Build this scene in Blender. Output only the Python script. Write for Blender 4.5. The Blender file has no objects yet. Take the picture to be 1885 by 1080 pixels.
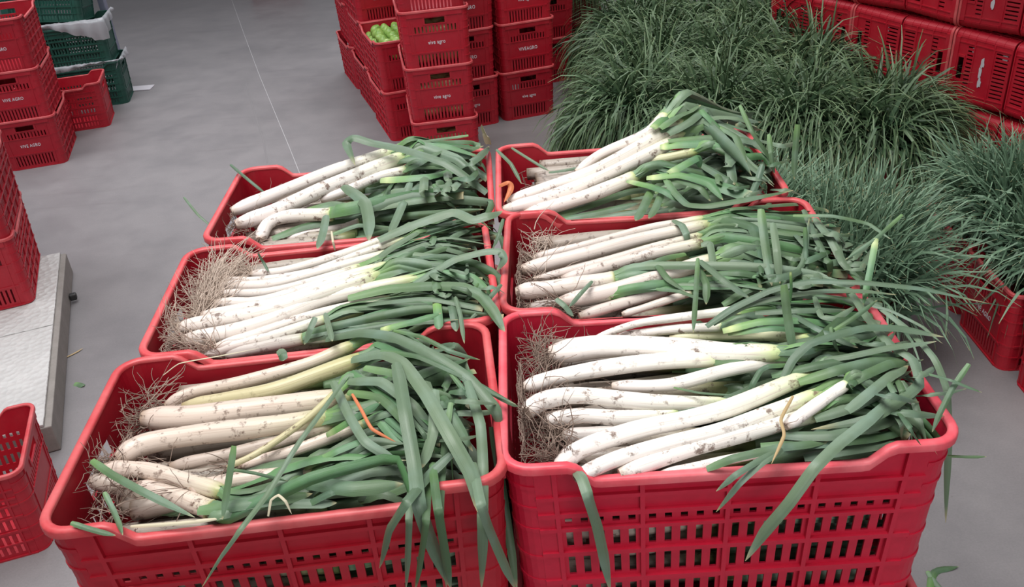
import bpy, math, random
import numpy as np
from mathutils import Vector, Matrix, Euler
R_ = math.radians
scn = bpy.context.scene
col = scn.collection
# ---------------------------------------------------------------- camera, world, lights, exposure
CAM = Vector((.0353, -.8252, 1.9324)); ROT = Euler((1.04002, .07119, -.03846), 'XYZ'); F = 1650.0
RIM = 1.2                                  # height of the near crates' rims above the floor
cd = bpy.data.cameras.new('camera'); cam = bpy.data.objects.new('camera', cd); col.objects.link(cam)
cam.location = CAM; cam.rotation_euler = ROT; cd.sensor_width = 36; cd.lens = F / 1885 * 36
cd.clip_start = .02; cd.clip_end = 100
scn.camera = cam
w = bpy.data.worlds.new('world'); scn.world = w; w.use_nodes = True
bg = w.node_tree.nodes['Background']; bg.inputs[0].default_value = (.93, .93, 1, 1); bg.inputs[1].default_value = .23
def area(name, loc, tgt, sx, sy, e, c=(1, 1, 1), spread=180):
    l = bpy.data.lights.new(name, 'AREA'); l.shape = 'RECTANGLE'; l.size = sx; l.size_y = sy; l.energy = e; l.color = c; l.spread = R_(spread)
    o = bpy.data.objects.new(name, l); col.objects.link(o); o.location = loc
    o.rotation_euler = (Vector(tgt) - Vector(loc)).to_track_quat('-Z', 'Y').to_euler(); return o
area('skylight', (-.6, .2, 4.6), (.1, .5, 1), 2.6, 2.0, 82, (1, .985, .97), 115)
area('skylight_left', (-3.2, 3.2, 5.0), (-3.0, 4.0, 0), 3.5, 3.5, 92, (.97, .97, 1), 105)
area('chive_fill_light', (1.1, 3.6, 4.8), (1.2, 3.8, 0), 1.6, 3.0, 36, (1, .99, .96), 90)  # added overhead fill to brighten the tops of the chives
area('skylight_far', (-1.0, 8.0, 5.0), (-.8, 5.5, 0), 3.0, 2.0, 62, (.98, .98, 1), 110)
area('daylight_behind_viewer', (1.0, -3.4, 2.3), (.25, .2, .95), 2.2, 2.0, 48, (1, .99, .98))
vs = scn.view_settings; scn.display_settings.display_device = 'sRGB'
vs.view_transform = 'Standard'; vs.look = 'None'; vs.gamma = 1; vs.use_curve_mapping = False; vs.exposure = 0.0

# ---------------------------------------------------------------- helpers
MR_ = ROT.to_matrix()
def at(px, py, Z):                         # the point of height Z seen at a pixel of the photograph
    d = MR_ @ Vector(((px - 942.5) / F, (540 - py) / F, -1)); t = (Z - CAM.z) / d.z
    return CAM + d * t
def aty(px, py, Y):                        # the point of depth Y seen at a pixel
    d = MR_ @ Vector(((px - 942.5) / F, (540 - py) / F, -1)); t = (Y - CAM.y) / d.y
    return CAM + d * t
def mesh(name, v, f, mat=None, smooth=False, uv=None, sharp=None):
    m = bpy.data.meshes.new(name); m.from_pydata([tuple(p) for p in v], [], f)
    if uv is not None:
        l = m.uv_layers.new(name='UVMap'); a = np.array(uv, dtype=np.float32)
        idx = np.zeros(len(m.loops), dtype=np.int32); m.loops.foreach_get('vertex_index', idx)
        l.data.foreach_set('uv', a[idx].ravel())
    if mat: m.materials.append(mat)
    if smooth:
        m.shade_smooth()
        if sharp: m.set_sharp_from_angle(angle=R_(sharp))
    m.validate(); m.update(); return m
def obj(name, m, parent=None, **kw):
    o = bpy.data.objects.new(name, m); col.objects.link(o)
    if parent: o.parent = parent
    for k, v in kw.items(): o[k] = v
    return o
def empty(name, loc, rot=(0, 0, 0), **kw):
    o = obj(name, None, **kw); o.location = loc; o.rotation_euler = rot; o.empty_display_size = .05; return o
def box(sx, sy, sz, c=(0, 0, 0), V=None, Fc=None):
    V = [] if V is None else V; Fc = [] if Fc is None else Fc; n = len(V)
    for z in (-1, 1):
        for x, y in ((-1, -1), (1, -1), (1, 1), (-1, 1)): V.append((c[0] + x * sx / 2, c[1] + y * sy / 2, c[2] + z * sz / 2))
    for q in ((0, 3, 2, 1), (4, 5, 6, 7), (0, 1, 5, 4), (1, 2, 6, 5), (2, 3, 7, 6), (3, 0, 4, 7)): Fc.append(tuple(n + i for i in q))
    return V, Fc
def bevel(o, wd=.004, seg=2):
    b = o.modifiers.new('bevel', 'BEVEL'); b.width = wd; b.segments = seg; b.limit_method = 'ANGLE'

# ---------------------------------------------------------------- materials
def mat(name, base=(.5, .5, .5), rough=.5, spec=.5):
    m = bpy.data.materials.new(name); m.use_nodes = True; nt = m.node_tree; b = nt.nodes['Principled BSDF']
    b.inputs['Base Color'].default_value = (*base, 1); b.inputs['Roughness'].default_value = rough
    b.inputs['Specular IOR Level'].default_value = spec
    return m, nt, b
def N(nt, t, **kw):
    n = nt.nodes.new(t)
    for k, v in kw.items(): setattr(n, k, v)
    return n
def ramp(nt, stops, src=None):
    r = N(nt, 'ShaderNodeValToRGB'); e = r.color_ramp.elements
    while len(e) < len(stops): e.new(.5)
    for q, (p, c) in zip(e, stops): q.position = p; q.color = (*c, 1) if len(c) == 3 else c
    if src is not None: nt.links.new(src, r.inputs[0])
    return r
def noise(nt, scale, vec=None, detail=4, rough=.6):
    n = N(nt, 'ShaderNodeTexNoise'); n.inputs['Scale'].default_value = scale; n.inputs['Detail'].default_value = detail; n.inputs['Roughness'].default_value = rough
    if vec is not None: nt.links.new(vec, n.inputs['Vector'])
    return n
def mix(nt, fac, a, b, mode='MIX'):
    m = N(nt, 'ShaderNodeMix', data_type='RGBA', blend_type=mode)
    for s, v in ((m.inputs[0], fac), (m.inputs[6], a), (m.inputs[7], b)):
        if isinstance(v, (int, float)): s.default_value = v
        elif isinstance(v, tuple): s.default_value = (*v, 1)
        else: nt.links.new(v, s)
    return m.outputs[2]
def bump(nt, b, src, strength=.3, dist=.002):
    n = N(nt, 'ShaderNodeBump'); n.inputs['Strength'].default_value = strength; n.inputs['Distance'].default_value = dist
    nt.links.new(src, n.inputs['Height']); nt.links.new(n.outputs[0], b.inputs['Normal'])
def mapped(nt, kind, scale):
    tc = N(nt, 'ShaderNodeTexCoord'); mp = N(nt, 'ShaderNodeMapping'); mp.inputs['Scale'].default_value = scale
    nt.links.new(tc.outputs[kind], mp.inputs['Vector']); return mp.outputs[0]

def plastic(name, base, worn, rough=.4, wear=.35):
    m, nt, b = mat(name, base, rough)
    v = mapped(nt, 'Object', (1, 1, 1)); n1 = noise(nt, 14, v); n2 = noise(nt, 90, v, 3)
    oi = N(nt, 'ShaderNodeObjectInfo')
    r1 = ramp(nt, [(.35, (0, 0, 0)), (.75, (1, 1, 1))], n1.outputs[0])
    mu = N(nt, 'ShaderNodeMath', operation='MULTIPLY'); nt.links.new(r1.outputs[0], mu.inputs[0]); mu.inputs[1].default_value = wear
    c = mix(nt, mu.outputs[0], base, worn)
    r2 = ramp(nt, [(.3, (.80, .80, .80)), (.7, (1, 1, 1))], n2.outputs[0])
    c = mix(nt, .5, c, r2.outputs[0], 'MULTIPLY')
    r3 = ramp(nt, [(0, (.82, .82, .82)), (1, (1.0, 1.0, 1.0))], oi.outputs['Random'])
    c = mix(nt, 1.0, c, r3.outputs[0], 'MULTIPLY')
    nt.links.new(c, b.inputs['Base Color'])
    rr = N(nt, 'ShaderNodeMapRange'); rr.inputs['To Min'].default_value = rough - .08; rr.inputs['To Max'].default_value = rough + .18
    nt.links.new(n1.outputs[0], rr.inputs['Value']); nt.links.new(rr.outputs[0], b.inputs['Roughness'])
    return m
RED = plastic('red_plastic', (.47, .006, .022), (.50, .03, .045), .42, .5)
RED_RIM = plastic('red_rim_plastic', (.60, .055, .065), (.70, .17, .17), .40, .9)
CRIM = plastic('crimson_plastic', (.66, .010, .045), (.66, .03, .07), .40, .4)
CRIM_RIM = plastic('crimson_rim_plastic', (.72, .06, .09), (.80, .20, .22), .38, .9)
GRN = plastic('green_plastic', (.012, .085, .060), (.03, .13, .10), .4, .5)
PRINT = mat('white_print', (.72, .70, .74), .6)[0]

def leaf_mat(name, g1, g2, g3, rough=.42):
    m, nt, b = mat(name, g2, rough, .45)
    tc = N(nt, 'ShaderNodeTexCoord'); sp = N(nt, 'ShaderNodeSeparateXYZ'); nt.links.new(tc.outputs['UV'], sp.inputs[0])
    oi = N(nt, 'ShaderNodeObjectInfo')
    r = ramp(nt, [(0, (.19, .32, .11)), (.10, g1 if name == 'leek_leaf_bright' else g2), (.2, g2), (.5, g3), (.96, g3), (1, (.42, .36, .20))], sp.outputs[0])
    mp = N(nt, 'ShaderNodeMapping'); mp.inputs['Scale'].default_value = (1.5, 26, 1); nt.links.new(tc.outputs['UV'], mp.inputs[0])
    n = noise(nt, 1.0, mp.outputs[0], 2)
    rv = ramp(nt, [(.3, (.78, .80, .78)), (.7, (1.1, 1.1, 1.1))], n.outputs[0])
    c = mix(nt, .6, r.outputs[0], rv.outputs[0], 'MULTIPLY')
    v = mapped(nt, 'Object', (1, 1, 1)); n2 = noise(nt, 16, v, 3)
    c = mix(nt, ramp(nt, [(.45, (0, 0, 0)), (.8, (.5, .5, .5))], n2.outputs[0]).outputs[0], c, (.20, .30, .27))
    rr = ramp(nt, [(0, (.70, .78, .74)), (.5, (1, 1, .95)), (1, (1.15, 1.12, 1.08))], oi.outputs['Random'])
    c = mix(nt, 1.0, c, rr.outputs[0], 'MULTIPLY')
    nt.links.new(c, b.inputs['Base Color']); bump(nt, b, n.outputs[0], .35, .001)
    return m
LEAF = leaf_mat('leek_leaf', (.48, .54, .24), (.16, .29, .10), (.085, .150, .072))
LEAF2 = leaf_mat('leek_leaf_grey', (.34, .44, .22), (.15, .25, .13), (.126, .186, .118), .38)
LEAF3 = leaf_mat('leek_leaf_bright', (.52, .60, .28), (.19, .35, .11), (.09, .205, .085))
DRY = mat('withered_leaf', (.42, .30, .15), .7)[0]
ORG = mat('orange_withered', (.55, .17, .07), .6)[0]
PALE = mat('pale_dry', (.55, .50, .36), .7)[0]

def shaft_mat():
    m, nt, b = mat('leek_shaft', (.8, .78, .7), .38, .45)
    tc = N(nt, 'ShaderNodeTexCoord'); sp = N(nt, 'ShaderNodeSeparateXYZ'); nt.links.new(tc.outputs['UV'], sp.inputs[0])
    at_ = N(nt, 'ShaderNodeAttribute'); at_.attribute_type = 'OBJECT'; at_.attribute_name = 'tint'
    r = ramp(nt, [(0, (.50, .40, .32)), (.04, (.80, .73, .69)), (.55, (.80, .77, .71)), (.74, (.78, .77, .64)), (.88, (.52, .60, .30)), (1, (.19, .32, .11))], sp.outputs[0])
    mp = N(nt, 'ShaderNodeMapping'); mp.inputs['Scale'].default_value = (3, 22, 1); nt.links.new(tc.outputs['UV'], mp.inputs[0])
    n = noise(nt, 1.0, mp.outputs[0], 3)
    c = mix(nt, ramp(nt, [(.52, (0, 0, 0)), (.70, (.8, .8, .8))], n.outputs[0]).outputs[0], r.outputs[0], (.60, .50, .44))
    v = mapped(nt, 'Object', (1, 1, 1))
    oi = N(nt, 'ShaderNodeObjectInfo'); va = N(nt, 'ShaderNodeVectorMath', operation='ADD'); nt.links.new(v, va.inputs[0]); nt.links.new(oi.outputs['Random'], va.inputs[1])
    n2 = noise(nt, 60, va.outputs[0], 4, .7)
    n3 = noise(nt, 9, va.outputs[0], 2)
    d1 = ramp(nt, [(.56, (0, 0, 0)), (.66, (1, 1, 1))], n2.outputs[0]); d2 = ramp(nt, [(.32, (0, 0, 0)), (.50, (1, 1, 1))], n3.outputs[0])
    mu = N(nt, 'ShaderNodeMath', operation='MULTIPLY'); nt.links.new(d1.outputs[0], mu.inputs[0]); nt.links.new(d2.outputs[0], mu.inputs[1])
    mu2 = N(nt, 'ShaderNodeMath', operation='MULTIPLY'); nt.links.new(mu.outputs[0], mu2.inputs[0]); mu2.inputs[1].default_value = .9
    c = mix(nt, mu2.outputs[0], c, (.16, .10, .075))
    c = mix(nt, 1.0, c, at_.outputs['Color'], 'MULTIPLY')
    nt.links.new(c, b.inputs['Base Color']); bump(nt, b, n.outputs[0], .35, .0015)
    b.inputs['Subsurface Weight'].default_value = .0
    return m
SHAFT = shaft_mat()
ROOT = mat('root', (.29, .215, .175), .85, .2)[0]
ROOT2 = mat('root_pale', (.52, .42, .35), .85, .2)[0]

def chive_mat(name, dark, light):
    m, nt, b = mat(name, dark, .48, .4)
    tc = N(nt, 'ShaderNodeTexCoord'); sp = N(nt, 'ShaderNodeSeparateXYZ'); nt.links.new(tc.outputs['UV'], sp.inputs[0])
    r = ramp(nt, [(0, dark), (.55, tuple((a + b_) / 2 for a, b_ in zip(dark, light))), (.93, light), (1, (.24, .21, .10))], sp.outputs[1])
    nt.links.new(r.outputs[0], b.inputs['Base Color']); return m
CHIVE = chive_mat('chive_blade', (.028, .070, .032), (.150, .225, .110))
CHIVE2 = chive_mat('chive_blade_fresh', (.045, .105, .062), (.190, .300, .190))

# ---------------------------------------------------------------- floor
def floor_mat():
    m, nt, b = mat('polished_concrete', (.3, .28, .3), .45, .4)
    v = mapped(nt, 'Object', (1, 1, 1)); n1 = noise(nt, .6, v, 5); n2 = noise(nt, 3.5, v, 6, .7); n3 = noise(nt, 160, v, 2)
    c = ramp(nt, [(.3, (.195, .186, .192)), (.7, (.262, .250, .256))], n1.outputs[0]).outputs[0]
    c = mix(nt, .5, c, ramp(nt, [(.3, (.70, .70, .71)), (.62, (1.08, 1.06, 1.05))], n2.outputs[0]).outputs[0], 'MULTIPLY')
    c = mix(nt, .35, c, ramp(nt, [(.3, (.8, .8, .8)), (.7, (1.1, 1.1, 1.1))], n3.outputs[0]).outputs[0], 'MULTIPLY')
    n4 = noise(nt, 24, v, 5, .75)
    c = mix(nt, ramp(nt, [(.66, (0, 0, 0)), (.74, (.5, .5, .5))], n4.outputs[0]).outputs[0], c, (.12, .105, .10))
    mp = mapped(nt, 'Object', (.7, 9, 1)); n5 = noise(nt, 1.5, mp, 4)
    c = mix(nt, ramp(nt, [(.60, (0, 0, 0)), (.75, (.35, .35, .35))], n5.outputs[0]).outputs[0], c, (.15, .135, .14))
    nt.links.new(c, b.inputs['Base Color'])
    rr = N(nt, 'ShaderNodeMapRange'); rr.inputs['To Min'].default_value = .32; rr.inputs['To Max'].default_value = .62
    nt.links.new(n2.outputs[0], rr.inputs['Value']); nt.links.new(rr.outputs[0], b.inputs['Roughness'])
    bump(nt, b, n3.outputs[0], .15, .001)
    return m
V, Fc = box(24, 34, .2, (0, 8, -.1)); fl = obj('floor', mesh('floor', V, Fc, floor_mat()), kind='structure')
JL = mat('joint_sealant', (.42, .41, .42), .6)[0]; JD = mat('joint_dark', (.20, .19, .195), .7)[0]
def strip(name, pts, wd, m, z=.0008):
    V = []; Fc = []
    for i, p in enumerate(pts):
        a = pts[max(0, i - 1)]; b = pts[min(len(pts) - 1, i + 1)]; t = (b - a).normalized(); s = Vector((-t.y, t.x, 0)) * wd / 2
        V += [(p.x - s.x, p.y - s.y, z), (p.x + s.x, p.y + s.y, z)]
        if i: n = 2 * i; Fc.append((n - 2, n - 1, n + 1, n))
    return obj(name, mesh(name, V, Fc, m), kind='structure')
strip('trim_1', [at(423, -10, 0), at(450, 65, 0), at(478, 140, 0), at(533, 272, 0), at(560, 340, 0)], .004, JL)
strip('trim_2', [at(452, 150, 0), at(466, 200, 0), at(484, 255, 0), at(492, 300, 0)], .012, JD)

# ---------------------------------------------------------------- crate
L, W, HC, CR = .556, .36, .31, .036
def crate_meshes(tag, mb, mr):
    hl, hw = L / 2 - CR, W / 2 - CR
    us = []                                                   # (side, u, [x,y], [nx,ny])
    def side_lines(long):
        if long:
            a = [0]; n = 4; m0 = .022; wd = (2 * hl - 2 * m0 - .006) / n
            a.append(m0)
            for k in range(n):
                s = m0 + k * wd + .006; a.append(s); p = (wd - .006) / 5
                for j in range(5): c = s + p * (j + .5); a += [c - .0046, c + .0046]
                a.append(m0 + (k + 1) * wd)
            a += [m0 + n * wd + .006, 2 * hl]
        else:
            a = [0, .018, .024]; s = .028; p = (2 * hw - 2 * s) / 12
            for j in range(12): c = s + p * (j + .5); a += [c - .0038, c + .0038]
            a += [2 * hw - .024, 2 * hw - .018, 2 * hw]
        return a
    sides = []
    geo = [((-hl, -W / 2), (1, 0), (0, -1), True), ((L / 2, -hw), (0, 1), (1, 0), False), ((hl, W / 2), (-1, 0), (0, 1), True), ((-L / 2, hw), (0, -1), (-1, 0), False)]
    cols_ = []                                                # verts columns
    cellside = []
    for s, (p, d, nrm, lg) in enumerate(geo):
        a = side_lines(lg)
        for i, u in enumerate(a):
            cols_.append((p[0] + d[0] * u, p[1] + d[1] * u, nrm[0], nrm[1], s, u)); cellside.append((s, lg))
        cx, cy = p[0] + d[0] * a[-1] - nrm[0] * CR, p[1] + d[1] * a[-1] - nrm[1] * CR
        cellside[-1] = ('c', lg)
        a0 = math.atan2(nrm[1], nrm[0])
        for k in range(1, 6):
            t = a0 + math.pi / 2 * k / 6
            cols_.append((cx + CR * math.cos(t), cy + CR * math.sin(t), math.cos(t), math.sin(t), 'c', k)); cellside.append(('c', lg))
    n = len(cols_)
    D = .285
    zs = sorted({0, .006, .012, .018, .0225, .030, .046, .052, .058, .082, .0885, .097, .105, .1105, .118, .135, .145, .1505, .158, .163, .185, .1905, .196,   .202, .207, .221, .227, .2285, .236, .240, .252, .258, .262, .270, .276, HC})
    def top(x, y):
        ax = abs(x)
        if abs(y) > W / 2 - CR * .9 and ax < L / 2 - .085: return D if ax < L / 2 - .112 else D + (HC - D) * (ax - (L / 2 - .112)) / .027
        return HC
    def thick(c, z):                                          # thickness of the cell in column c at height z
        s, lg = cellside[c]
        T = .0030; RB = .0085; RS = .0060
        if s == 'c':
            for h in (.003, .0555, .1, .1495, .199, .239, .272):
                if abs(z - h) < .0032: return RS
            return .0045
        u0, u1 = cols_[c][5], cols_[c + 1][5]; um = (u0 + u1) / 2; wd = u1 - u0
        if lg:
            if z < .006: return RB
            for h in (.055, .1015 - .0, .1515, .1995, .2245, .2552):
                if abs(z - h) < .0035: return RB
            m0 = .022; sw = (2 * hl - 2 * m0 - .006) / 4
            if abs(wd - .006) < .0005 and abs(((um - m0 - .003) / sw) - round((um - m0 - .003) / sw)) < .02: return RB
            if um < m0 or um > 2 * hl - m0: return .0055
            if abs(wd - .0092) < .0005:
                for a, b in ((.018, .046), (.0630 - .001, .0885), (.1105, .1415), (.163, .190), (.2065, .2215)):
                    if a <= z <= b: return 0
            return T
        else:
            if z < .006: return RB
            if z > .277 or abs(z - .279) < .004: return RB
            for h in (.0915, .1935):
                if abs(z - h) < .0035: return RS
            if abs(um - hw) < .055 and .240 < z < .2705: return 0
            if abs(um - hw) < .066 and .236 < z < .277: return RS
            if abs(wd - .0076) < .0005:
                for a, b in ((.018, .083), (.196, .2285)):
                    if a <= z <= b: return 0
            if abs(um - .021) < .004 or abs(um - 2 * hw + .021) < .004: return RS
            return T
    def P(c, z, off):
        x, y, nx, ny = cols_[c][:4]
        if z > .2705: z = .2705 + (z - .2705) / (HC - .2705) * (top(x, y) - .2705) if top(x, y) < HC else z
        k = 1 - (HC - z) / HC * .045; k2 = 1 - (HC - z) / HC * .065
        return (x * k + nx * (off - .006), y * k2 + ny * (off - .006), z)
    Vd = {}; V = []; Fc = []
    def vi(c, j, off):
        key = (c % n, j, round(off, 5))
        if key not in Vd: Vd[key] = len(V); V.append(P(c % n, zs[j], off))
        return Vd[key]
    nz = len(zs); T = [[thick(c, (zs[j] + zs[j + 1]) / 2) for j in range(nz - 1)] for c in range(n)]
    for c in range(n):
        for j in range(nz - 1):
            t = T[c][j]
            if t > 0:
                Fc.append((vi(c, j, t), vi(c + 1, j, t), vi(c + 1, j + 1, t), vi(c, j + 1, t)))
                Fc.append((vi(c, j, 0), vi(c, j + 1, 0), vi(c + 1, j + 1, 0), vi(c + 1, j, 0)))
            t2 = T[(c + 1) % n][j]
            if t != t2: Fc.append((vi(c + 1, j, min(t, t2)), vi(c + 1, j, max(t, t2)), vi(c + 1, j + 1, max(t, t2)), vi(c + 1, j + 1, min(t, t2))))
            t3 = T[c][j + 1] if j + 1 < nz - 1 else 0
            if t != t3: Fc.append((vi(c, j + 1, min(t, t3)), vi(c + 1, j + 1, min(t, t3)), vi(c + 1, j + 1, max(t, t3)), vi(c, j + 1, max(t, t3))))
            if j == 0: Fc.append((vi(c, 0, 0), vi(c + 1, 0, 0), vi(c + 1, 0, t), vi(c, 0, t)))
    b0 = len(V)
    for zz in (.004, .009):
        for c in range(n): p = P(c, zz, 0); V.append((p[0], p[1], zz))
    Fc.append(tuple(b0 + c for c in reversed(range(n)))); Fc.append(tuple(b0 + n + c for c in range(n)))
    body = mesh(tag + '_body', V, Fc, mb)
    # rounded lip along the top
    V = []; Fc = []; path = []
    for c in range(n):
        x, y, nx, ny = cols_[c][:4]
        path.append((x, y, nx, ny, c))
    dense = []
    for i in range(n):
        a, b = cols_[i], cols_[(i + 1) % n]; dd = math.hypot(a[0] - b[0], a[1] - b[1]); kk = max(1, int(dd / .012))
        for q in range(kk):
            f = q / kk; dense.append((a[0] + (b[0] - a[0]) * f, a[1] + (b[1] - a[1]) * f, a[2] + (b[2] - a[2]) * f, a[3] + (b[3] - a[3]) * f))
    prof = [(-.0075, -.004), (-.0075, -.0005), (-.006, .0012), (-.003, .0022), (.001, .0022), (.0038, .0010), (.005, -.0012), (.005, -.010), (.0035, -.011), (.001, -.004)]
    m_ = len(dense); q_ = len(prof)
    for (x, y, nx, ny) in dense:
        for o_, z_ in prof: V.append((x + nx * o_, y + ny * o_, top(x, y) + z_))
    for i in range(m_):
        for j in range(q_):
            i2 = (i + 1) % m_; j2 = (j + 1) % q_; Fc.append((i * q_ + j, i2 * q_ + j, i2 * q_ + j2, i * q_ + j2))
    rim = mesh(tag + '_rim', V, Fc, mr, smooth=True, sharp=50)
    return body, rim
RB_, RR_ = crate_meshes('red_crate', RED, RED_RIM)
def recolour(m, mt): m2 = m.copy(); m2.materials.clear(); m2.materials.append(mt); return m2
CB_, CR2_ = recolour(RB_, CRIM), recolour(RR_, CRIM_RIM)
GB_, GR_ = recolour(RB_, GRN), recolour(RR_, GRN)
def text_mesh(s, size, stretch=1.0, m=PRINT):
    c = bpy.data.curves.new('t', 'FONT'); c.body = s; c.size = size; c.align_x = 'CENTER'; c.align_y = 'CENTER'; c.space_character = 1.12; c.offset = size * .012; c.extrude = .0003; c.resolution_u = 3
    o = bpy.data.objects.new('t', c); col.objects.link(o); dg = bpy.context.evaluated_depsgraph_get(); dg.update()
    me = bpy.data.meshes.new_from_object(o.evaluated_get(dg)); bpy.data.objects.remove(o)
    for v in me.vertices: v.co.x *= stretch
    me.materials.clear(); me.materials.append(m); return me
TXT = {'U': text_mesh('VIVE AGRO', .026, .80), 'J': text_mesh('VIVEAGRO', .029, .80), 'l': text_mesh('vive agro', .028, .78)}
def crate(loc, rz, label, kind='r', txt=None, ends=(-1,), rot=None, group=None):
    e = empty('plastic_crate', loc, (0, 0, rz), label=label, category='crate')
    if rot is not None: e.rotation_euler = rot
    if group: e['group'] = group
    b, r = {'r': (RB_, RR_), 'c': (CB_, CR2_), 'g': (GB_, GR_)}[kind]
    obj('body', b, e); obj('rim', r, e)
    if txt:
        for s in ends:
            t = obj('printed_lettering', TXT[txt], e)
            k = .5 * (1 - (HC - .143) / HC * .045) * L
            t.location = (s * (k - .0018), 0, .143); t.rotation_euler = (R_(90), 0, R_(90) * s)
    return e

# ---------------------------------------------------------------- the six crates of leeks
near = {  # centre, yaw, tilt, wording
 'FL': ((-.2807, .156), .0557, 'front left crate'), 'FR': ((.286, .180), -.0275, 'front right crate'),
 'ML': ((-.2786, .5197), .052, 'middle left crate'), 'MR': ((.301, .535), -.064, 'middle right crate'),
 'TL': ((-.2733, .8996), .008, 'rear left crate'), 'TR': ((.298, .900), -.024, 'rear right crate')}
look = {'FL': 'red crate with leek leaves drooping over its front rim, nearest on the left',
 'FR': 'bright crimson slotted crate of white leeks, nearest on the right',
 'ML': 'red crate with big root tuft at its left end, middle of the left row',
 'MR': 'red crate of leeks in the middle of the right row',
 'TL': 'red crate holding few thick leeks, farthest of the left row',
 'TR': 'red crate of leeks leaning up to the right, farthest of the right row'}
PITCH = .295
tilt = {'FL': (.0, .012)}
for k, ((cx, cy), yaw, nm) in near.items():
    e = crate((cx, cy, RIM - HC), yaw, look[k], 'c' if k in ('FR',) else 'r', 'U', (-1, 1))
    for lv in range(3):
        crate((cx, cy, RIM - HC - PITCH * (lv + 1) - (.005 if lv == 2 else 0)), yaw, 'red crate %s under the %s of leeks' % (['directly', 'two levels', 'at floor level'][lv], nm), 'c' if k == 'FR' else 'r', None, group='crates stacked under the ' + nm)

# leek pieces
rng = random.Random(7)
def catmull(pts, n):
    P = [pts[0] * 2 - pts[1]] + list(pts) + [pts[-1] * 2 - pts[-2]]
    segs = len(pts) - 1; out = []
    for i in range(n + 1):
        t = i / n * segs; k = min(int(t), segs - 1); f = t - k; a, b, c, d = P[k:k + 4]
        out.append(.5 * ((2 * b) + (c - a) * f + (2 * a - 5 * b + 4 * c - d) * f * f + (3 * b - a - 3 * c + d) * f ** 3))
    return out
def tube(pts, rad, sides=10, V=None, Fc=None, UV=None, ridge=0, capr=True):
    V = [] if V is None else V; Fc = [] if Fc is None else Fc; UV = [] if UV is None else UV
    n = len(pts); b0 = len(V); up = Vector((0, 0, 1))
    for i, p in enumerate(pts):
        t = (pts[min(i + 1, n - 1)] - pts[max(i - 1, 0)]).normalized(); s = t.cross(up)
        if s.length < 1e-3: s = Vector((1, 0, 0))
        s.normalize(); u = s.cross(t)
        for k in range(sides):
            a = 2 * math.pi * k / sides; r = rad(i / (n - 1)) * (1 + ridge * math.sin(k * 2.4 + i * .1))
            V.append(p + s * math.cos(a) * r + u * math.sin(a) * r); UV.append((i / (n - 1), k / sides))
        if i:
            for k in range(sides):
                a = b0 + (i - 1) * sides + k; b = b0 + (i - 1) * sides + (k + 1) % sides; Fc.append((a, b, b + sides, a + sides))
    if capr:
        Fc.append(tuple(b0 + k for k in reversed(range(sides)))); Fc.append(tuple(b0 + (n - 1) * sides + k for k in range(sides)))
    return V, Fc, UV
NV = Vector((0, -.35, .94)).normalized()
def ribbon(pts, wd, arch=.3, crease=False, twist=0.0, n=18, V=None, Fc=None, UV=None, tipf=.25, u0=0.0, nrm=NV, open_end=False, kink=0.0):
    V = [] if V is None else V; Fc = [] if Fc is None else Fc; UV = [] if UV is None else UV
    C = catmull(pts, n); b0 = len(V); N_ = nrm
    if kink:
        sg = len(pts) - 1
        for i in range(n + 1):
            t = i / n * sg; q = min(int(t), sg - 1); lin = pts[q].lerp(pts[q + 1], t - q); C[i] = C[i].lerp(lin, kink)
    sec = (-1, -.5, 0, .5, 1)
    for i, p in enumerate(C):
        f = i / n; t = (C[min(i + 1, n)] - C[max(i - 1, 0)]).normalized(); s = t.cross(N_)
        if s.length < .15: s = t.cross(Vector((1, .2, 0)))
        s.normalize(); u = s.cross(t).normalized()
        if twist: a = twist * f; s, u = s * math.cos(a) + u * math.sin(a), u * math.cos(a) - s * math.sin(a)
        g = min(1, .75 + f * 2.0)
        if not open_end and f > 1 - tipf: g *= max(.04, ((1 - f) / tipf) ** .65)
        hw = wd / 2 * g
        for x in sec:
            z = (abs(x) if crease else x * x) * arch
            q = p + s * x * hw - u * z * hw * 1.3; V.append(q); UV.append((u0 + f * (1 - u0), (x + 1) / 2))
        if i:
            for k in range(4): a = b0 + (i - 1) * 5 + k; Fc.append((a, a + 1, a + 6, a + 5))
    return V, Fc, UV
def strand(p, d, ln, r, V, Fc, g=.5, rn=rng, clamp=None):
    pts = [p]; d = d.normalized(); k = 5
    for i in range(k):
        d = (d + Vector((rn.gauss(0, .22), rn.gauss(0, .22), rn.gauss(0, .15) - g * .18))).normalized(); pts.append(pts[-1] + d * ln / k)
    if clamp: pts = [clamp(q) for q in pts]
    tube(pts, lambda t: r * (1 - .6 * t), 3, V, Fc, [], capr=False)

SC = {}                                     # metres per pixel near a point
def mpp(px, py, z): return (at(px, py, z) - CAM).length / F * (1 if True else 1)
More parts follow.
